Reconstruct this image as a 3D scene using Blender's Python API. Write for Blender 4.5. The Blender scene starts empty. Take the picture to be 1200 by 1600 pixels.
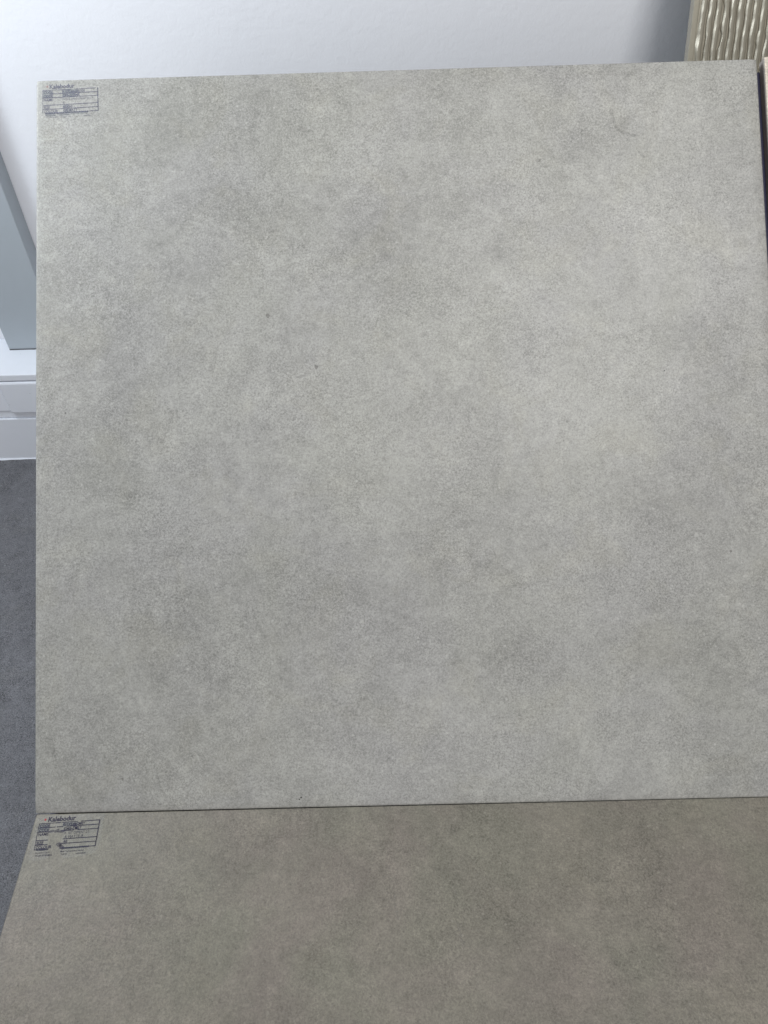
import bpy, bmesh, math, random
from mathutils import Vector, Matrix, noise

random.seed(7)
S = bpy.context.scene
C = S.collection

# ------------------------------------------------------------------ camera
def add_camera(loc, pitch, yaw, roll, lens):
    f = Vector((math.sin(yaw) * math.cos(pitch), math.cos(yaw) * math.cos(pitch), -math.sin(pitch)))
    r = Vector((math.cos(yaw), -math.sin(yaw), 0))
    d = f.cross(r)
    c, s = math.cos(roll), math.sin(roll)
    r2, d2 = c * r + s * d, -s * r + c * d
    cam = bpy.data.cameras.new('camera')
    o = bpy.data.objects.new('camera', cam)
    C.objects.link(o)
    m = Matrix((( r2.x, -d2.x, -f.x, loc[0]), (r2.y, -d2.y, -f.y, loc[1]), (r2.z, -d2.z, -f.z, loc[2]), (0, 0, 0, 1)))
    o.matrix_world = m
    cam.sensor_fit = 'VERTICAL'
    cam.sensor_height = 36
    cam.lens = lens
    cam.clip_start = .01
    cam.clip_end = 50
    S.camera = o
add_camera((.28639, -.26182, 1.00101), .79952, -.01183, .03431, 36 * 1220 / 1600)

# ------------------------------------------------------------------ light
S.view_settings.view_transform = 'Standard'
S.view_settings.look = 'None'
S.view_settings.exposure = 0
S.view_settings.gamma = 1
W = bpy.data.worlds.new('World')
S.world = W
W.use_nodes = True
W.node_tree.nodes['Background'].inputs[0].default_value = (.78, .88, 1, 1)
W.node_tree.nodes['Background'].inputs[1].default_value = .015

def area(name, loc, target, sx, sy, power, col):
    l = bpy.data.lights.new(name, 'AREA')
    l.shape = 'RECTANGLE'
    l.size, l.size_y, l.energy, l.color = sx, sy, power, col
    o = bpy.data.objects.new(name, l)
    C.objects.link(o)
    o.location = loc
    o.rotation_euler = (Vector(target) - Vector(loc)).to_track_quat('-Z', 'Y').to_euler()
    return o
area('light_front', (.3, -3, 1.6), (.3, .5, .5), 2, 2, 51, (.99, .985, .995))
area('light_above', (.72, -.2, 1.6), (.4, .9, .7), .4, .4, 9.2, (1, .99, .965))
area('light_left', (-.5, .55, 1.25), (0, .45, .7), .35, .35, 7.3, (.86, .93, 1))
area('light_left_side', (-.75, .35, 1.25), (0, .45, .7), .4, .4, 4.2, (.86, .94, 1))
S.cycles.use_denoising = True

# ------------------------------------------------------------------ helpers
def tag(o, label=None, cat=None, group=None, kind=None):
    if label: o['label'] = label
    if cat: o['category'] = cat
    if group: o['group'] = group
    if kind: o['kind'] = kind
    return o

def link(name, me, mat, parent=None):
    o = bpy.data.objects.new(name, me)
    C.objects.link(o)
    if mat: me.materials.append(mat)
    if parent: o.parent = parent
    return o

def empty(name, loc, rot=None):
    o = bpy.data.objects.new(name, None)
    C.objects.link(o)
    o.empty_display_size = .05
    o.location = loc
    if rot is not None: o.rotation_euler = rot
    return o

def mesh(name, verts, faces, smooth=False):
    me = bpy.data.meshes.new(name)
    me.from_pydata([tuple(v) for v in verts], [], faces)
    if smooth:
        me.polygons.foreach_set('use_smooth', [True] * len(me.polygons))
    me.update()
    return me

def box(name, lo, hi, bevel=.0, seg=2):
    bm = bmesh.new()
    bmesh.ops.create_cube(bm, size=1)
    lo, hi = Vector(lo), Vector(hi)
    for v in bm.verts:
        v.co = Vector([(lo[i] + hi[i]) / 2 + v.co[i] * (hi[i] - lo[i]) for i in range(3)])
    if bevel:
        bmesh.ops.bevel(bm, geom=bm.edges[:], offset=bevel, segments=seg, affect='EDGES', profile=.5)
    me = bpy.data.meshes.new(name)
    bm.to_mesh(me)
    bm.free()
    return me

class NT:
    def __init__(self, name):
        self.m = bpy.data.materials.new(name)
        self.m.use_nodes = True
        self.t = self.m.node_tree
        self.b = self.t.nodes['Principled BSDF']
        tc = self.t.nodes.new('ShaderNodeTexCoord')
        self.obj = tc.outputs['Object']
    def n(self, typ, **kw):
        nd = self.t.nodes.new(typ)
        for k, v in kw.items():
            setattr(nd, k, v)
        return nd
    def put(self, sock, v):
        if hasattr(v, 'links') or isinstance(v, bpy.types.NodeSocket):
            self.t.links.new(v, sock)
        else:
            sock.default_value = v
    def noise(self, scale, detail=3, rough=.55, dist=0, vec=None, typ='FBM'):
        nd = self.n('ShaderNodeTexNoise')
        self.put(nd.inputs['Vector'], vec or self.obj)
        nd.inputs['Scale'].default_value = scale
        nd.inputs['Detail'].default_value = detail
        nd.inputs['Roughness'].default_value = rough
        nd.inputs['Distortion'].default_value = dist
        return nd.outputs['Fac']
    def off(self, d, s=(1, 1, 1)):
        nd = self.n('ShaderNodeMapping')
        self.t.links.new(self.obj, nd.inputs['Vector'])
        nd.inputs['Location'].default_value = d
        nd.inputs['Scale'].default_value = s
        return nd.outputs[0]
    def vor(self, scale, rand=1, vec=None, feature='F1', out='Distance'):
        nd = self.n('ShaderNodeTexVoronoi', feature=feature)
        self.put(nd.inputs['Vector'], vec or self.obj)
        nd.inputs['Scale'].default_value = scale
        nd.inputs['Randomness'].default_value = rand
        return nd.outputs[out]
    def rng(self, v, a, b, c=0., d=1., smooth=False):
        nd = self.n('ShaderNodeMapRange', interpolation_type='SMOOTHSTEP' if smooth else 'LINEAR')
        self.put(nd.inputs['Value'], v)
        for k, x in zip(('From Min', 'From Max', 'To Min', 'To Max'), (a, b, c, d)):
            nd.inputs[k].default_value = x
        return nd.outputs[0]
    def math(self, op, a, b=0., c=0.):
        nd = self.n('ShaderNodeMath', operation=op)
        for s, v in zip(nd.inputs, (a, b, c)):
            self.put(s, v)
        return nd.outputs[0]
    def mix(self, fac, a, b, mode='MIX'):
        nd = self.n('ShaderNodeMix', data_type='RGBA', blend_type=mode)
        self.put(nd.inputs['Factor'], fac)
        self.put(nd.inputs['A'], a if not isinstance(a, tuple) else (*a, 1)) if False else None
        for s, v in ((nd.inputs[6], a), (nd.inputs[7], b)):
            self.put(s, (*v, 1) if isinstance(v, tuple) else v)
        return nd.outputs[2]
    def bump(self, h, dist, strength=1):
        nd = self.n('ShaderNodeBump')
        self.put(nd.inputs['Height'], h)
        nd.inputs['Distance'].default_value = dist
        nd.inputs['Strength'].default_value = strength
        self.t.links.new(nd.outputs[0], self.b.inputs['Normal'])
    def fin(self, col, rough=.6, spec=.5):
        self.put(self.b.inputs['Base Color'], (*col, 1) if isinstance(col, tuple) else col)
        self.put(self.b.inputs['Roughness'], rough)
        self.b.inputs['Specular IOR Level'].default_value = spec
        return self.m

def k3(v, f): return tuple(x * f for x in v)

# ------------------------------------------------------------------ materials
def stone_mat(name, base, off, contrast=1., grain=1., tints=((1, 1, 1), (1, 1, 1)), spots=True, rough=.5, spec=.4):
    """Cement-look porcelain: clouds, mottling, fine fibres and flecks."""
    g = NT(name)
    v0 = g.off(off)
    clouds = g.noise(5.5, 9, .68, .3, v0)
    mid = g.noise(24, 9, .74, .4, v0)
    small = g.noise(130, 7, .78, .5, v0)
    fine = g.noise(640, 2, .8, .7, v0)
    at = g.n('ShaderNodeAttribute', attribute_name='mottle')
    def cen(v, w, a): return g.math('MULTIPLY', g.math('SUBTRACT', g.rng(v, .5 - w, .5 + w), .5), a)
    # value = 1 + sum of centred terms
    t = cen(clouds, .16, .09 * contrast)
    t = g.math('ADD', t, cen(mid, .11, .07 * contrast))
    t = g.math('ADD', t, cen(small, .10, .13 * contrast))
    t = g.math('ADD', t, g.math('MULTIPLY', g.rng(g.noise(110, 9, .85, .3, g.off((off[0], off[1] - 4, off[2]))), .52, .56), .08 * contrast))
    t = g.math('ADD', t, g.math('MULTIPLY', g.rng(g.noise(150, 9, .85, .5, g.off((off[0], off[1] - 7, off[2]))), .55, .58), -.10 * contrast))
    # cloud patches with crumbly, fractal borders
    for q, (sc, lo, hi, am, ds) in enumerate(((6, .50, .53, .050, .9), (12, .53, .555, .050, 1.0), (24, .55, .575, .055, .8), (8, .54, .565, -.055, 1.0), (18, .555, .58, -.06, 1.0), (42, .57, .60, -.06, .8), (55, .57, .60, .06, .8))):
        m = g.rng(g.noise(sc, 12, .72, ds, g.off((off[0] + 1.7 * q, off[1] - 2.3 * q, off[2] + 1))), lo, hi)
        t = g.math('ADD', t, g.math('MULTIPLY', m, am * .95 * contrast))
    # short wormy marks, darker and paler, clustered
    for q, (sc, am) in enumerate(((75, -.16), (60, .17), (110, .15))):
        wn = g.rng(g.math('ABSOLUTE', g.math('SUBTRACT', g.noise(sc, 3, .6, 1.2, g.off((off[0] + 6 + q, off[1], off[2] + 3))), .5)), .002, .014, 1, 0)
        wa = g.rng(g.noise(16, 6, .7, .4, g.off((off[0] - 8 - 3 * q, off[1], off[2] + 3))), .51, .59)
        t = g.math('ADD', t, g.math('MULTIPLY', g.math('MULTIPLY', wn, wa), am * contrast))
    t = g.math('ADD', t, g.math('MULTIPLY', cen(fine, .15, .46 * grain), g.rng(g.noise(14, 5, .6, .3, v0), .35, .65, .65, 1.25)))
    t = g.math('ADD', t, g.math('MULTIPLY', at.outputs['Fac'], 1.0))
    # fine pale fibres
    fib = g.noise(170, 3, .6, 2.0, g.off((off[0] + 3, off[1], off[2])))
    fl = g.rng(g.math('ABSOLUTE', g.math('SUBTRACT', fib, .5)), .0, .022, 1, 0)
    area_ = g.rng(g.noise(45, 5, .7, 0, v0), .49, .60)
    t = g.math('ADD', t, g.math('MULTIPLY', g.math('MULTIPLY', fl, area_), .30 * grain))
    # long faint veins in a few places
    vn = g.noise(16, 5, .6, 1.6, g.off((off[0], off[1] + 5, off[2])))
    vl = g.rng(g.math('ABSOLUTE', g.math('SUBTRACT', vn, .5)), 0, .006, 1, 0)
    va = g.rng(g.noise(7, 2, .5, 0, g.off((off[0], off[1] + 9, off[2]))), .56, .66)
    t = g.math('ADD', t, g.math('MULTIPLY', g.math('MULTIPLY', vl, va), .13))
    val = g.math('ADD', t, 1.0)
    tn = g.noise(8, 4, .6, .5, g.off((off[0] + 7, off[1], off[2])))
    tn2 = g.noise(19, 4, .6, .5, g.off((off[0] - 4, off[1], off[2])))
    col = g.mix(g.rng(tn, .38, .62), k3(tuple(a * b for a, b in zip(base, tints[0])), 1), k3(tuple(a * b for a, b in zip(base, tints[1])), 1))
    col = g.mix(g.rng(tn2, .52, .68, 0, .5), col, k3(tuple(a * b for a, b in zip(base, (1.02, 1.01, .95))), 1))
    cv = g.n('ShaderNodeCombineXYZ')
    for i in range(3): g.put(cv.inputs[i], val)
    col = g.mix(1., col, cv.outputs[0], 'MULTIPLY')
    if spots:
        # pale and dark round aggregate specks
        for sc, thr, c, o2, amt in ((60, .10, k3(base, 1.42), 1, .6), (38, .06, k3(base, .6), 2, .45), (130, .14, k3(base, 1.5), 3, .7), (170, .13, k3(base, .55), 4, .6), (210, .17, k3(base, 1.45), 5, .6)):
            vv = g.n('ShaderNodeVectorMath', operation='ADD')
            g.put(vv.inputs[0], g.off((off[0] + o2, off[1] + o2 * 2, off[2])))
            nz = g.n('ShaderNodeTexNoise'); g.put(nz.inputs['Vector'], g.obj); nz.inputs['Scale'].default_value = sc * 7
            sc2 = g.n('ShaderNodeVectorMath', operation='SCALE'); g.put(sc2.inputs[0], nz.outputs['Color']); sc2.inputs['Scale'].default_value = .22 / sc
            g.put(vv.inputs[1], sc2.outputs[0]); vv = vv.outputs[0]
            d = g.vor(sc, 1, vv)
            pick = g.vor(sc, 1, vv, out='Color')
            sp = g.n('ShaderNodeSeparateColor')
            g.put(sp.inputs[0], pick)
            m = g.math('MULTIPLY', g.rng(d, thr * .6, thr, 1, 0), g.rng(sp.outputs[0], .66, .72))
            col = g.mix(g.math('MULTIPLY', m, amt), col, c)
    g.bump(g.math('ADD', g.noise(700, 3, .7, 0, v0), g.math('MULTIPLY', g.noise(180, 3, .6, 0, v0), 1.2)), .00018, .8)
    return g.fin(col, g.rng(mid, .3, .7, rough - .06, rough + .08), spec)

M = {}
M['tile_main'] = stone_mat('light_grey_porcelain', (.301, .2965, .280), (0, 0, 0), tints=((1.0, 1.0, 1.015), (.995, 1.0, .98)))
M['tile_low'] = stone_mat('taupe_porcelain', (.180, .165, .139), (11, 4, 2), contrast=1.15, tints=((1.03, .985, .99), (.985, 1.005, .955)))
M['tile_right'] = stone_mat('beige_porcelain', (.56, .50, .42), (21, 4, 2), tints=((1, 1, 1), (1, .99, .97)))
M['floor'] = stone_mat('dark_grey_floor', (.142, .141, .150), (31, 14, 2), contrast=1.4, grain=2.6, spots=True, rough=.6, spec=.3)

def plaster():
    g = NT('white_plaster')
    h = g.math('ADD', g.noise(110, 4, .55, .3), g.math('MULTIPLY', g.noise(28, 3, .5), .9))
    g.bump(h, .0010, .5)
    col = g.mix(g.noise(4, 5, .6), (.76, .775, .82), (.80, .81, .845))
    return g.fin(col, .55, .35)
M['plaster'] = plaster()

def paint(name, c, rough=.5, bump=.0003, wear=.06):
    g = NT(name)
    col = g.mix(g.noise(9, 7, .7, .4), k3(c, 1 - wear), k3(c, 1 + wear))
    d = g.vor(90, 1)
    pk = g.n('ShaderNodeSeparateColor'); g.put(pk.inputs[0], g.vor(90, 1, out='Color'))
    m = g.math('MULTIPLY', g.rng(d, .04, .09, 1, 0), g.rng(pk.outputs[0], .9, .92))
    col = g.mix(g.math('MULTIPLY', m, .5), col, k3(c, .45))
    g.bump(g.noise(160, 4, .6), bump, .6)
    return g.fin(col, rough, .4)
M['white_trim'] = paint('white_trim_paint', (.80, .825, .88), .42)
M['grey_paint'] = paint('grey_blue_paint', (.385, .425, .46), .45, wear=.07)
M['navy'] = paint('navy_stand_paint', (.03, .03, .065), .5, wear=.1)
M['shade_line'] = paint('shadow_line_dark', (.10, .10, .11), .8)  # near-black tone for the painted shadow line under the column
M['tile_body'] = paint('ceramic_body', (.32, .29, .26), .8, wear=.04)

def ridge_mat():
    g = NT('ridged_cream_ceramic')
    col = g.mix(g.noise(90, 6, .7, .3), (.25, .23, .185), (.34, .315, .255))
    col = g.mix(g.rng(g.noise(420, 3, .7), .56, .68, 0, .35), col, (.17, .155, .13))
    g.bump(g.noise(400, 3, .6), .00005, .5)
    g.b.inputs['Specular Tint'].default_value = (1, .93, .78, 1)
    return g.fin(col, .31, 1.0)
M['ridge'] = ridge_mat()

def ink(name, c, strength, scale=900):
    g = NT(name)
    w = g.rng(g.noise(scale, 3, .7), .22, .5)
    w2 = g.rng(g.noise(120, 3, .6), .3, .55, .7, 1)
    g.put(g.b.inputs['Alpha'], g.math('MULTIPLY', g.math('MULTIPLY', w, w2), strength))
    return g.fin(c, .6, .2)
M['ink_faded'] = ink('faded_purple_ink', (.13, .135, .20), .70)
M['ink_faded_red'] = ink('faded_red_ink', (.50, .16, .16), .5)
M['ink_dark'] = ink('dark_purple_ink', (.035, .032, .06), .97)
M['ink_red'] = ink('red_ink', (.45, .05, .06), .95)
M['ink_smear'] = ink('smeared_ink', (.06, .055, .09), .5, 500)
M['ink_wash'] = ink('pale_ink_wash', (.16, .20, .24), .27, 500)
def film():
    g = NT('clear_film')
    g.put(g.b.inputs['Alpha'], g.rng(g.noise(200, 4, .6), .3, .7, .02, .12))
    return g.fin((.50, .51, .51), .4, .5)
M['film'] = film()

# ------------------------------------------------------------------ setting
PHI = .86033                       # lean of the display slope, from vertical
ZB = .40                           # height of the lower edge of the leaning tile
FLOOR = mesh('floor', [(-6, -6, 0), (6, -6, 0), (6, 1.2, 0), (-6, 1.2, 0)], [(0, 1, 2, 3)])
tag(link('floor', FLOOR, M['floor']), kind='structure')
YW = .9955
tag(link('wall', box('wall', (-3, YW, .0), (3.5, YW + .15, 2.7)), M['plaster']), 'white plastered wall rising behind the leaning tiles', 'wall', kind='structure')

# stepped white plinth along the wall foot
pl = empty('wall_plinth', (0, YW, 0))
tag(pl, 'white stepped skirting ledge along the foot of the wall left of the grey tile', 'skirting')
def pbox(name, lo, hi, mat, parent, bev=.0012, smooth=True):
    o0 = Vector(parent.location) if parent else Vector((0, 0, 0))
    me = box(name, Vector(lo) - o0, Vector(hi) - o0, bev)
    return link(name, me, mat, parent)
YF = .8802
pbox('skirting_board', (-3, YF, .0022), (3.5, YW - .0002, .0985), M['white_trim'], pl)
pbox('shadow_gap', (-3, YF + .006, .0985), (3.5, YW - .0004, .1000), M['white_trim'], pl, 0)
pbox('recessed_band', (-3, YF + .0035, .1000), (3.5, YW - .0002, .1140), M['white_trim'], pl)
pbox('ledge_core', (-3, YF + .012, .1140), (3.5, YW - .0004, .1845), M['white_trim'], pl, 0)
bl = pbox('plinth_board', (-.4058, YF - .004, .1140), (3.5, YF + .013, .1828), M['white_trim'], pl, .0035)
pbox('plinth_board', (-3, YF + .0015, .1140), (-.4063, YF + .013, .1828), M['white_trim'], pl, .0035)
pbox('ledge', (-3, YF - .002, .1850), (3.5, YW - .0002, .1985), M['white_trim'], pl, .0018)
# ragged caulk bead where skirting meets floor
vs, fs = [], []
N = 160
for i in range(N + 1):
    x = -1.2 + 1.4 * i / N
    w = .0015 + .0022 * max(0, noise.noise(Vector((x * 40, 0, 0))) + .3)
    vs += [(x, YF - w - YW, .0006), (x, YF - .0002 - YW, .0022 + w * .6), (x, YF + .002 - YW, .0021)]
for i in range(N):
    a = i * 3
    fs += [(a, a + 3, a + 4, a + 1), (a + 1, a + 4, a + 5, a + 2)]
link('caulk_bead', mesh('caulk_bead', vs, fs, True), M['white_trim'], pl)

# grey boxed column on the ledge
col = empty('boxed_column', (-.355, .9573, .1985))
tag(col, 'grey painted boxed column standing on the white skirting ledge at the left edge', 'column')
pbox('column_casing', (-.4040, .9573, .1992), (-.3058, YW - .0003, 2.7), M['grey_paint'], col, .0012)
pbox('shadow_line', (-.4030, .9560, .1986), (-.3066, .9800, .1998), M['shade_line'], col, 0)  # thin dark strip, paints in the shadow line at the column foot

# ------------------------------------------------------------------ tiles
def blobs(lst):
    out = []
    for (a, b, r, k) in lst:
        out.append((a, b, r, k))
    return out

def make_slab(name, w, h, t, mat, parent, lst=(), edge=.0035, drop=.0005, n=110, seed=0., body=None):
    """A porcelain slab face: u along X, v along Y, front at +Z; edges rounded down; carries a 'mottle' print attribute."""
    def axis(L):
        e = [0, .0004, .0010, .0018, .0024, .0024 + (edge - .0024) * .33, .0024 + (edge - .0024) * .66, edge]
        m = [edge + (L - 2 * edge) * i / n for i in range(1, n)]
        return e + m + [L - x for x in reversed(e)]
    xs, ys = axis(w), axis(h)
    nx, ny = len(xs), len(ys)
    def z(d):
        if d >= edge: return 0
        q = 1 - d / edge
        return -drop * q * q - (.0006 * (1 - d / .0010) ** 2 if d < .0010 else 0)
    vs, mot = [], []
    for y in ys:
        for x in xs:
            d = min(x, w - x); d2 = min(y, h - y)
            vs.append((x, y, z(d) * (.4 if x < w / 2 else 1) + z(d2) * (1 if y < h / 2 else .4)))
            wx = x + .030 * noise.noise(Vector((x * 14 + seed, y * 14, 0))) + .012 * noise.noise(Vector((x * 45 + seed, y * 45, 5)))
            wy = y + .030 * noise.noise(Vector((x * 14, y * 14, 9 + seed))) + .012 * noise.noise(Vector((x * 45, y * 45, 15 + seed)))
            m = 0
            for (a, b, r, k) in lst:
                q = ((wx - a) ** 2 + (wy - b) ** 2) / (r * r)
                if q < 6: m += k * math.exp(-q)
            mot.append(m)
    fs = [(j * nx + i, j * nx + i + 1, (j + 1) * nx + i + 1, (j + 1) * nx + i) for j in range(ny - 1) for i in range(nx - 1)]
    nf = len(fs)
    # sides and back
    ring = [i for i in range(nx)] + [j * nx + nx - 1 for j in range(1, ny)] + [(ny - 1) * nx + i for i in range(nx - 2, -1, -1)] + [j * nx for j in range(ny - 2, 0, -1)]
    base = len(vs)
    for r in ring:
        vs.append((vs[r][0], vs[r][1], -.002)); mot.append(0)
    b2 = len(vs)
    for r in ring:
        vs.append((vs[r][0], vs[r][1], -t)); mot.append(0)
    L = len(ring)
    for i in range(L):
        k = (i + 1) % L
        fs.append((ring[k], ring[i], base + i, base + k))
        fs.append((base + k, base + i, b2 + i, b2 + k))
    fs.append([b2 + i for i in range(L - 1, -1, -1)])
    me = mesh(name, vs, fs)
    at = me.attributes.new('mottle', 'FLOAT', 'POINT')
    at.data.foreach_set('value', mot)
    sm = [i < nf for i in range(len(fs))]
    me.polygons.foreach_set('use_smooth', sm)
    o = link(name, me, mat, parent)
    if body:
        me.materials.append(body)
        mi = [0] * len(fs)
        for i in range(L): mi[nf + 2 * i + 1] = 1
        mi[-1] = 1
        me.polygons.foreach_set('material_index', mi)
    return o

# photo-measured cloud patches of the upper tile: (u, v, radius, strength)
def uv(px, py): return ((px - 56) / 1160 * .6 * (1 - (py - 100) * 0), (1271 - (px - 56) * .02 - py) / 1148 * .6)
pat = []
for px, py, r, k in (
    (1000, 400, 130, .10), (960, 620, 90, .09), (700, 520, 85, .07), (790, 430, 50, .05), (880, 870, 70, .07), (540, 730, 110, .05),
    (380, 810, 60, .07), (1080, 200, 100, .06), (930, 1170, 120, .07), (730, 1130, 90, .06), (610, 870, 60, .06), (470, 720, 80, .04),
    (1050, 700, 70, .05), (300, 700, 100, .04), (620, 620, 90, .04), (560, 1180, 80, .03), (880, 700, 90, .05),
    (935, 228, 36, -.16), (985, 200, 18, -.20), (815, 410, 16, -.12), (860, 265, 40, -.08), (560, 470, 100, -.06), (800, 800, 110, -.08), (400, 1000, 120, -.09),
    (250, 1030, 110, -.06), (740, 1020, 60, -.06), (1050, 990, 90, -.07), (1150, 690, 90, -.07), (660, 1050, 70, -.05), (440, 600, 50, -.05),
    (820, 408, 26, -.09), (1010, 1090, 70, -.04), (150, 960, 80, -.04), (600, 380, 60, -.04), (700, 900, 60, -.05), (560, 400, 50, -.03),
    (1040, 800, 80, -.06), (780, 740, 60, -.03), (340, 380, 60, -.03), (500, 930, 60, -.05), (1100, 520, 60, -.03)):
    a, b = uv(px, py)
    pat.append((a, b, r / 1160 * .6, k * .95))

# object frame of the leaning tiles: X right, Y up the slope, Z out of the face
ROT_SLOPE = (math.pi / 2 - PHI, 0, 0)
ul = empty('leaning_tile', (0, 0, ZB), ROT_SLOPE)
tag(ul, 'large light grey cement-look tile leaning back, faded stamp in its top left corner', 'tile')
make_slab('slab', .600, .600, .0195, M['tile_main'], ul, pat, edge=.0090, drop=.0011, n=150, body=M['tile_body'])

def disc(cx, cy, r, z, seed, sq=1., n=14, ang=0.):
    vs = [(cx, cy, z)]
    for i in range(n):
        a = 2 * math.pi * i / n
        rr = r * (1 + .28 * noise.noise(Vector((math.cos(a) * 1.3 + seed, math.sin(a) * 1.3, seed))))
        x, y = rr * math.cos(a), rr * math.sin(a) * sq
        vs.append((cx + x * math.cos(ang) - y * math.sin(ang), cy + x * math.sin(ang) + y * math.cos(ang), z))
    return vs, [(0, 1 + i, 1 + (i + 1) % n) for i in range(n)]

def merge(name, parts, mat, parent):
    V, Fc = [], []
    for vs, fs in parts:
        b = len(V)
        V += vs
        Fc += [tuple(i + b for i in f) for f in fs]
    return link(name, mesh(name, V, Fc), mat, parent)

M['speck'] = ink('brown_speck_print', (.13, .115, .11), .36, 600)
M['chip'] = ink('dark_chip', (.02, .02, .022), .9, 400)
sp = []
for i, (px, py, r, s, an) in enumerate(((424, 508, 4.2, .7, 1.9), (499, 590, 3.6, .75, 1.5), (190, 1219, 2.0, .9, 0), (271, 1132, 1.6, .6, 0), (862, 262, 3, .6, .8), (1133, 880, 2.4, .7, 0))):
    a, b = uv(px, py)
    sp.append(disc(a, b, r / 1160 * .6, .00006, i * 3.1, s, 14, an))
[merge('dark_fleck', [q], M['speck'], ul) for q in sp]
ch = []
for i, (px, py, r, s, an) in enumerate(((463, 1247, 1.7, .5, .5), (460, 1250, 1.0, .9, 0), (103, 660, 1.3, .6, .4), (1185, 1150, 1.6, .4, .5), (1190, 1208, 2.0, .35, .3), (208, 1222, .8, 1, 0), (1044, 600, .8, 1, 0))):
    a, b = uv(px, py)
    ch.append(disc(a, b, r / 1160 * .6, .00008, i * 2.3, s, 10, an))
[merge('tiny_chip', [q], M['chip'], ul) for q in ch]

def ribbon(pts, w, z, seed):
    vs = []
    n = len(pts)
    P = [Vector(uv(*p)) for p in pts] if seed >= 0 else [Vector(p) for p in pts]
    # resample into short wavering steps
    Q = []
    for i in range(n - 1):
        k = max(2, int((P[i + 1] - P[i]).length / .0012))
        Q += [P[i].lerp(P[i + 1], j / k) for j in range(k)]
    Q.append(P[-1])
    for i, p in enumerate(Q):
        d = (Q[min(i + 1, len(Q) - 1)] - Q[max(i - 1, 0)]).normalized()
        nn = Vector((-d.y, d.x))
        p = p + nn * .0009 * noise.noise(Vector((i * .45, abs(seed), 3)))
        ww = w * (.45 + .9 * abs(noise.noise(Vector((i * .3, abs(seed), 8))))) * min(1, (i + .6) / 3, (len(Q) - i) / 3)
        vs += [(p.x - nn.x * ww, p.y - nn.y * ww, z), (p.x + nn.x * ww, p.y + nn.y * ww, z)]
    return vs, [(2 * i, 2 * i + 2, 2 * i + 3, 2 * i + 1) for i in range(len(Q) - 1)]
M['vein_dark'] = ink('grey_vein_print', (.16, .16, .165), .13, 700)
M['vein_pale'] = ink('pale_vein_print', (.52, .52, .49), .16, 700)
M['vein_taupe'] = ink('pale_taupe_vein_print', (.33, .31, .27), .26, 700)
for i, (pts, w) in enumerate((([(978, 178), (981, 196), (974, 206)], .0030), ([(981, 198), (987, 213), (1001, 221), (1021, 224)], .0019),
                              ([(855, 262), (866, 272), (880, 271)], .0018), ([(806, 402), (818, 412)], .0020), ([(640, 505), (652, 512), (648, 520)], .0016), ([(1018, 248), (1030, 262)], .0016), ([(630, 500), (640, 508)], .0010))):
    merge('dark_vein', [ribbon(pts, w, .00005, i + 1.)], M['vein_dark'], ul)
for i, (pts, w) in enumerate((([(904, 910), (914, 902), (930, 897)], .0008), ([(953, 965), (959, 980), (971, 987)], .0008), ([(960, 963), (975, 971), (984, 983)], .0008), ([(110, 305), (132, 312), (150, 318), (158, 310)], .0008),
                              ([(640, 430), (650, 442)], .0008), ([(905, 312), (915, 322), (908, 335)], .0009), ([(300, 720), (312, 712)], .0008), ([(1030, 905), (1040, 915)], .0008), ([(352, 1012), (362, 1004)], .0009), ([(555, 765), (568, 772), (575, 783)], .0008),
                              ([(230, 260), (238, 250)], .0008), ([(725, 560), (712, 571)], .0009), ([(770, 545), (778, 556), (792, 560)], .0008), ([(1045, 1207), (1056, 1220)], .0010), ([(160, 855), (166, 878)], .0010))):
    merge('pale_vein', [ribbon(pts, w, .00005, i + 31.)], M['vein_pale'], ul)

# lower tile, flat, its own colour
lt = empty('flat_tile', (.0012, .0001, .3996), (0, 0, .0010))
tag(lt, 'taupe cement-look porcelain tile lying flat in front, crisp half-wiped stamp at its back left corner', 'tile')
pat2 = []
for px, py, r, k in ((200, 1330, 60, .04), (500, 1340, 80, -.02), (640, 1420, 60, .08), (300, 1460, 80, -.05), (180, 1500, 80, .04), (560, 1520, 60, -.06), (760, 1450, 60, -.06),
                     (900, 1480, 90, .04), (1080, 1380, 90, -.04), (1000, 1290, 60, -.03), (420, 1380, 60, .04), (1100, 1540, 90, .05), (400, 1580, 60, .05), (840, 1330, 60, .04), (60, 1420, 40, .05)):
    pat2.append(((px - 56) / 2000, .6 - (py - 1272) / 2100, r / 2000, k * .7))
# slab runs from the back edge toward the viewer: local y from -.6 to 0
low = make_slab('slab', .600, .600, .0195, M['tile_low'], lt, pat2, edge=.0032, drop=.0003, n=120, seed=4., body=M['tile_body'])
low.location = (0, -.600, 0)
def lo(px, py): return ((px - 57 + (py - 1272) * .31 - (py - 1272) * (px - 57) * .00026) / 2010, -(py - 1272 + (px - 57) * .02) / 2060)
for i, (pts, w) in enumerate((([(258, 1303), (261, 1318), (259, 1345)], .0010), ([(261, 1313), (275, 1312), (279, 1298)], .0010), ([(279, 1312), (292, 1324), (296, 1342)], .0010), ([(322, 1355), (327, 1385)], .0012),
                              ([(601, 1392), (598, 1412), (600, 1432)], .0012), ([(686, 1432), (688, 1470)], .0013), ([(180, 1403), (182, 1418)], .0011), ([(1112, 1246), (1128, 1251), (1148, 1256)], .0008), ([(540, 1365), (543, 1382)], .0012), ([(690, 1382), (696, 1398)], .0014), ([(355, 1530), (368, 1545)], .0010))):
    merge('pale_vein', [ribbon([lo(*p) for p in pts], w, .00005, -(i + 61.))], M['vein_taupe'], lt)

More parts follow.
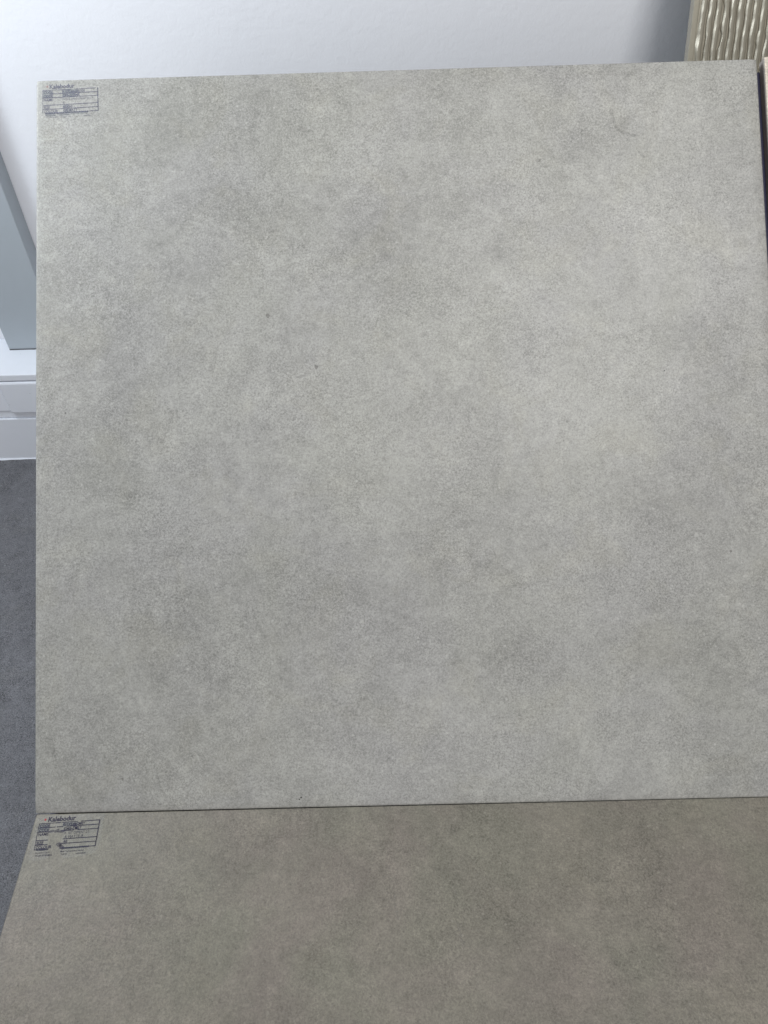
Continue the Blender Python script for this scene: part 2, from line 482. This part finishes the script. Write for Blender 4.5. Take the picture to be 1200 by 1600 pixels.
# neighbouring beige tile on the same slope
rt = empty('leaning_tile', (.6062, 0, ZB), ROT_SLOPE)
tag(rt, 'narrow glimpse of a beige tile at the right edge beside the large grey tile', 'tile')
make_slab('slab', .600, .6015, .0095, M['tile_right'], rt, [], edge=.0026, drop=.0003, n=30, seed=8., body=M['tile_body'])

# ------------------------------------------------------------------ display stand under the tiles
st = empty('display_stand', (.6, 0, 0))
tag(st, 'dark navy display stand seen in the gap between grey and beige tiles', 'stand')
sl = box('sloped_board', (.002 - .6, .004, -.0375), (1.21 - .6, .592, -.0200), .001)
o = link('sloped_board', sl, M['navy'], st); o.location = (0, 0, ZB); o.rotation_euler = ROT_SLOPE
sl = box('backing_strip', (.5985 - .6, .004, -.0198), (1.205 - .6, .5945, -.0098), .0004)
o = link('backing_strip', sl, M['navy'], st); o.location = (0, 0, ZB); o.rotation_euler = ROT_SLOPE
pbox('level_board', (.0018, -.60, .3600), (1.21, .03, .3785), M['navy'], st, .001)
for x in (.06, .60, 1.16):
    me = mesh('side_panel', [(x - .6 + dx, y, z) for dx in (0, .018) for (y, z) in ((-.56, 0.001), (.40, 0.001), (.40, .69), (.012, .362), (-.56, .3595))],
              [(0, 1, 2, 3, 4), (9, 8, 7, 6, 5)] + [(i, 5 + i, 5 + (i + 1) % 5, (i + 1) % 5) for i in range(5)])
    link('side_panel', me, M['navy'], st)

# ------------------------------------------------------------------ ridged panel leaning on the wall
PH2 = math.radians(21)
LEN = 1.20
rp = empty('ridged_panel', (.6700, YW - .0145 * math.cos(PH2) - LEN * math.sin(PH2) - .0005, .006), (math.pi / 2 - PH2, 0, 0))
tag(rp, 'cream wavy vertically ridged wall panel leaning on the wall at the top right', 'panel')
def ridged(w, v0, v1, nv, sp=.00915):
    nr = int(w / sp)
    vs = []
    rows = []
    for j in range(nv + 1):
        v = v0 + (v1 - v0) * j / nv
        row = [(-.0, -.010), (0, -.0008), (.0012, 0), (.0058, .0)]
        for i in range(nr):
            def wob(k, q):
                a = .0013 * noise.noise(Vector((v * 26, k * .55, 3 + q * .4))) + .0008 * noise.noise(Vector((v * 75, k * 3.7 + q, 7)))
                return a
            knot = max(0, noise.noise(Vector((v * 70, i * 5.3, 21))) - .12) * .55
            wf = min(.37, max(.07, .21 + .20 * noise.noise(Vector((v * 34, i * 3.1, 4))) + knot))
            H = .0040 * (1 + .10 * noise.noise(Vector((v * 40, i * 2.1, 1))))
            e = wob(i, 0)
            zf = H - 1.0 * wf * sp
            x0 = .0072 + i * sp + e
            for p, z in ((0, 0), (.38 - wf - .035, 0), (.38 - wf, zf * .96), (.38 - wf + .01, zf), (.38 - wf * .5, (H + zf) / 2), (.38, H), (.395, H), (.55, H * .995), (.70, H * .97), (.80, H * .86), (.88, H * .5), (.95, .0002)):
                row.append((x0 + p * sp + (.0003 * noise.noise(Vector((v * 160, i * 1.7, 12))) if .3 < p < .9 else 0), z - .0003))
        row += [(w, 0), (w, -.010)]
        # keep x monotonic
        out, last = [], -1
        for (x, z) in row:
            x = max(x, last + .00005) if last > 0 else x
            last = x
            out.append((x, z))
        rows.append(len(out))
        vs += [(x, v, z) for x, z in out]
    m = rows[0]
    fs = [(j * m + i, j * m + i + 1, (j + 1) * m + i + 1, (j + 1) * m + i) for j in range(nv) for i in range(m - 1)]
    return vs, fs
vs, fs = ridged(.60, .0, LEN, 620)
link('ridged_face', mesh('ridged_face', vs, fs, False), M['ridge'], rp)
link('panel_body', box('panel_body', (.0004, .0004, -.0140), (.5996, LEN - .0004, -.0060), .0004), M['ridge'], rp)

# ------------------------------------------------------------------ stamps
FONT = None
def text_geo(body, size, x, y, sx=1., rot=0., shear=0., bold=0., spacing=1.):
    cu = bpy.data.curves.new('t', 'FONT')
    cu.body = body; cu.size = size; cu.shear = shear; cu.offset = bold; cu.space_character = spacing
    cu.resolution_u = 2
    ob = bpy.data.objects.new('t', cu)
    C.objects.link(ob)
    dg = bpy.context.evaluated_depsgraph_get()
    me = ob.evaluated_get(dg).to_mesh()
    co = [v.co.copy() for v in me.vertices]
    fs = [tuple(p.vertices) for p in me.polygons]
    ob.to_mesh_clear()
    bpy.data.objects.remove(ob)
    bpy.data.curves.remove(cu)
    c, s = math.cos(rot), math.sin(rot)
    return [((q.x * sx) * c - q.y * s + x, (q.x * sx) * s + q.y * c + y, 0) for q in co], fs

def bar(x0, y0, x1, y1, w):
    d = Vector((x1 - x0, y1 - y0)); L = d.length; d /= L; nn = Vector((-d.y, d.x)) * w / 2
    n = max(1, int(L / 2.5)); vs = []
    for i in range(n + 1):
        p = Vector((x0, y0)) + d * L * i / n
        j = 1 + .25 * noise.noise(Vector((p.x * 1.7, p.y * 1.3, 2)))
        vs += [(p.x - nn.x * j, p.y - nn.y * j, 0), (p.x + nn.x * j, p.y + nn.y * j, 0)]
    return vs, [(2 * i, 2 * i + 2, 2 * i + 3, 2 * i + 1) for i in range(n)]

def star(cx, cy, r):
    vs = [(cx, cy, 0)]
    n = 12
    for i in range(n):
        a = 2 * math.pi * i / n; q = r * (1 if i % 2 == 0 else .6)
        vs.append((cx + q * math.cos(a), cy + q * math.sin(a), 0))
    return vs, [(0, 1 + i, 1 + (i + 1) % n) for i in range(n)]

def stamp(parent, quad, lower):
    """quad: outline corners TL, TR, BR, BL in the tile's own plane (metres). Layout in mm over 46.5 x 19."""
    Wm, Hm = 46.5, 19.
    TL, TR, BR, BL = [Vector(q) for q in quad]
    def T(p, z):
        u, v = p[0] / Wm, -p[1] / Hm
        q = (TL * (1 - u) + TR * u) * (1 - v) + (BL * (1 - u) + BR * u) * v
        return (q.x, q.y, z)
    def piece(name, parts, mat, par, z):
        V, Fc = [], []
        for vs, fs in parts:
            b = len(V)
            V += [T(p, z) for p in vs]
            Fc += [tuple(i + b for i in f) for f in fs]
        return link(name, mesh(name, V, Fc), mat, par)
    inkm = M['ink_dark'] if lower else M['ink_faded']
    red = M['ink_red'] if lower else M['ink_faded_red']
    ys = [0, -3.15, -6.3, -12.4, -15.7, -19]
    lines = []
    lw = .62 if lower else .60
    for i, y in enumerate(ys):
        if lower:
            segs = {0: ((0, 17), (17.6, 29.5), (32, 46.5)), 1: ((0, 13), (14, 19), (21.5, 29.5), (30.5, 46.5)), 2: ((0, 8), (18, 27.5), (30.5, 46.5)),
                    3: ((0, 9), (20.5, 46.5)), 4: ((0, 9.5), (19.5, 46.5)), 5: ((0, 10), (19, 46.5))}[i]
        else:
            segs = {0: ((0, 24), (28, 44.8)), 1: ((6, 46.5),), 2: ((0, 46.5),), 3: ((0, 46.5),), 4: ((0, 46.5),), 5: ((2, 46.5),)}[i]
        for a, b in segs: lines.append(bar(a, y, b, y, lw))
    lines.append(bar(46.5, .3, 46.5, -19.2, lw * 1.25))
    lines.append(bar(0, 0, 0, -19, lw * .8))
    lp = piece('label_print', lines, inkm, parent, .00012)
    bx = .9
    piece('brand_lettering', [text_geo('Kalebodur', 5.0, 6.3 if lower else 5.6, 1.15, 1.0, .0, 0, .17, 1.0)], inkm, lp, .00014)
    piece('brand_mark', [star(4.1, 2.9, 1.05)], red, lp, .00014)
    t = []
    b1 = .09
    heads = (('CODE', -2.75), ('CODE', -5.9), ('NAME', -9.0), ('SIZE', -15.2), ('COLOUR', -18.5))
    for s, y in heads:
        t.append(text_geo(s, 2.9, .7, y, 1.0, 0, 0, b1))
    if lower:
        t += [text_geo('R51XBX0GMRY', 2.9, 18.6, -2.75, .85, 0, 0, b1), text_geo('GMB-LM27', 2.9, 19.6, -5.9, 1., 0, 0, b1),
              text_geo('R.  KIT CEMENT 2.0', 2.7, 20.8, -9.1, .82, 0, 0, 0), text_geo('R MATTE-R', 2.9, 21.6, -12.0, 1.0, 0, 0, 0),
              text_geo('60', 2.9, 21.3, -15.2, 1., 0, 0, b1)]
    else:
        t += [text_geo('R10726AG0R050', 2.9, 16.6, -2.75, .92, 0, 0, b1), text_geo('GPB-L7DMR', 2.9, 16.8, -5.9, .95, 0, 0, b1),
              text_geo('MOD R. HARTCEMENT 2.0 CM', 2.6, 16.8, -9.0, .74, 0, 0, 0), text_geo('R', 2.9, 16.8, -12.0, 1, 0, 0, 0),
              text_geo('60X60', 2.9, 17.0, -15.2, 1., 0, 0, b1), text_geo('GRI MATT', 2.9, 17.2, -18.3, .9, 0, 0, b1)]
    piece('table_lettering', t, inkm, lp, .00014)
    f = []
    if lower:
        f += [text_geo('KALESERAM', 1.9, 1.6, -19.8, .92, 0, 0, .08), text_geo('Kaleseramik Seramik San. A.S.', 1.7, 21.5, -19.6, .98, 0, 0, .06),
              text_geo('Buyukdere Cad. N', 1.5, 1.6, -21.9, .95, 0, 0, .02), text_geo('34330 ISTANBUL', 1.7, 1.6, -24.0, 1.05, 0, 0, .03),
              text_geo('Made Turkey Levent Istanbul', 1.6, 20.4, -22.0, .95, 0, 0, .02), text_geo('TURKEY', 1.5, 21, -24, .9), text_geo('www.kale.tr', 1.6, 32.5, -24, .95, 0, 0, .03)]
    else:
        f += [text_geo('Kaleseramik Canakkale Kalebodur Seramik San. A.S.', 1.75, 2.0, -19.6, .98, 0, 0, .07),
              text_geo('Buyukdere Cad.', 1.5, 2.4, -21.4, .9, 0, 0, .02), text_geo('Levent Istanbul', 1.5, 13.5, -21.4, .95, 0, 0, .02), text_geo('34330 ISTANBUL', 1.5, 2.6, -23.0, .95),
              text_geo('info@kale.com.tr', 1.5, 15.5, -23., .8), text_geo('www.kale', 1.5, 34, -22.8, .95, 0, 0, .03)]
    piece('footer_lettering', f, inkm, lp, .00014)
    # blurred, wiped blocks of ink behind some words
    w = []
    def patch(x0, y0, x1, y1): return [(x0, y0, 0), (x1, y0, 0), (x1, y1, 0), (x0, y1, 0)], [(0, 1, 2, 3)]
    if lower:
        w += [patch(.3, -3, 8, -.5), patch(.3, -6.1, 8, -3.5), patch(18.4, -3, 30, -.5), patch(1.4, -20, 10, -18), patch(22, -19.9, 40, -18.4)]
        piece('wiped_ink', w, M['ink_wash'], lp, .00010)
        sm = []
        for i, (x, y, r, q, an) in enumerate(((10.5, -6.2, 2.6, .35, .15), (14.5, -6.0, 2.2, .5, .5), (18, -6.6, 3.4, .32, .0), (18.5, -16.4, 2.4, .6, -.3), (20.5, -18, 2.6, .55, -.6), (27.8, -2.6, 1.2, 1.4, 0), (29.5, -4.8, 1., 1.6, .1))):
            sm.append(disc(x, y, r, 0, i * 1.7, q, 16, an))
        piece('ink_smear', sm, M['ink_smear'], lp, .00011)
        fm = [(-2, 4.5), (12, 5.4), (30, 5.6), (50, 5.2), (49.4, -8), (49.6, -17), (48, -24), (36, -26), (24, -26.5), (20.5, -24), (19, -18), (20, -12), (19.6, -7.5), (15, -7.2), (9.5, -7.6), (9.2, -14), (10.2, -20), (13, -25), (4, -27), (-3, -26)]
        piece('clear_film', [([(x, y, 0) for x, y in fm], [tuple(range(len(fm) - 1, -1, -1))])], M['film'], lp, .00008)
    else:
        w += [patch(.1, -6.2, 8.1, -.2), patch(16.2, -3.0, 29.5, .3), patch(16.4, -6.1, 27.5, -3.3), patch(17, -15.5, 22, -12.7), patch(17, -19, 24, -16.2), patch(2, -21.5, 10.5, -18.3), patch(12, -21, 38, -18.9)]
        piece('wiped_ink', w, M['ink_wash'], lp, .00010)
    return lp

stamp(ul, ((.0054, .5911), (.0514, .5922), (.0518, .5726), (.0055, .5712)), False)
# corners on the flat tile measured from its back left corner
stamp(lt, ((.0044, -.0078), (.0514, -.0056), (.0526, -.0256), (.0063, -.0278)), True)
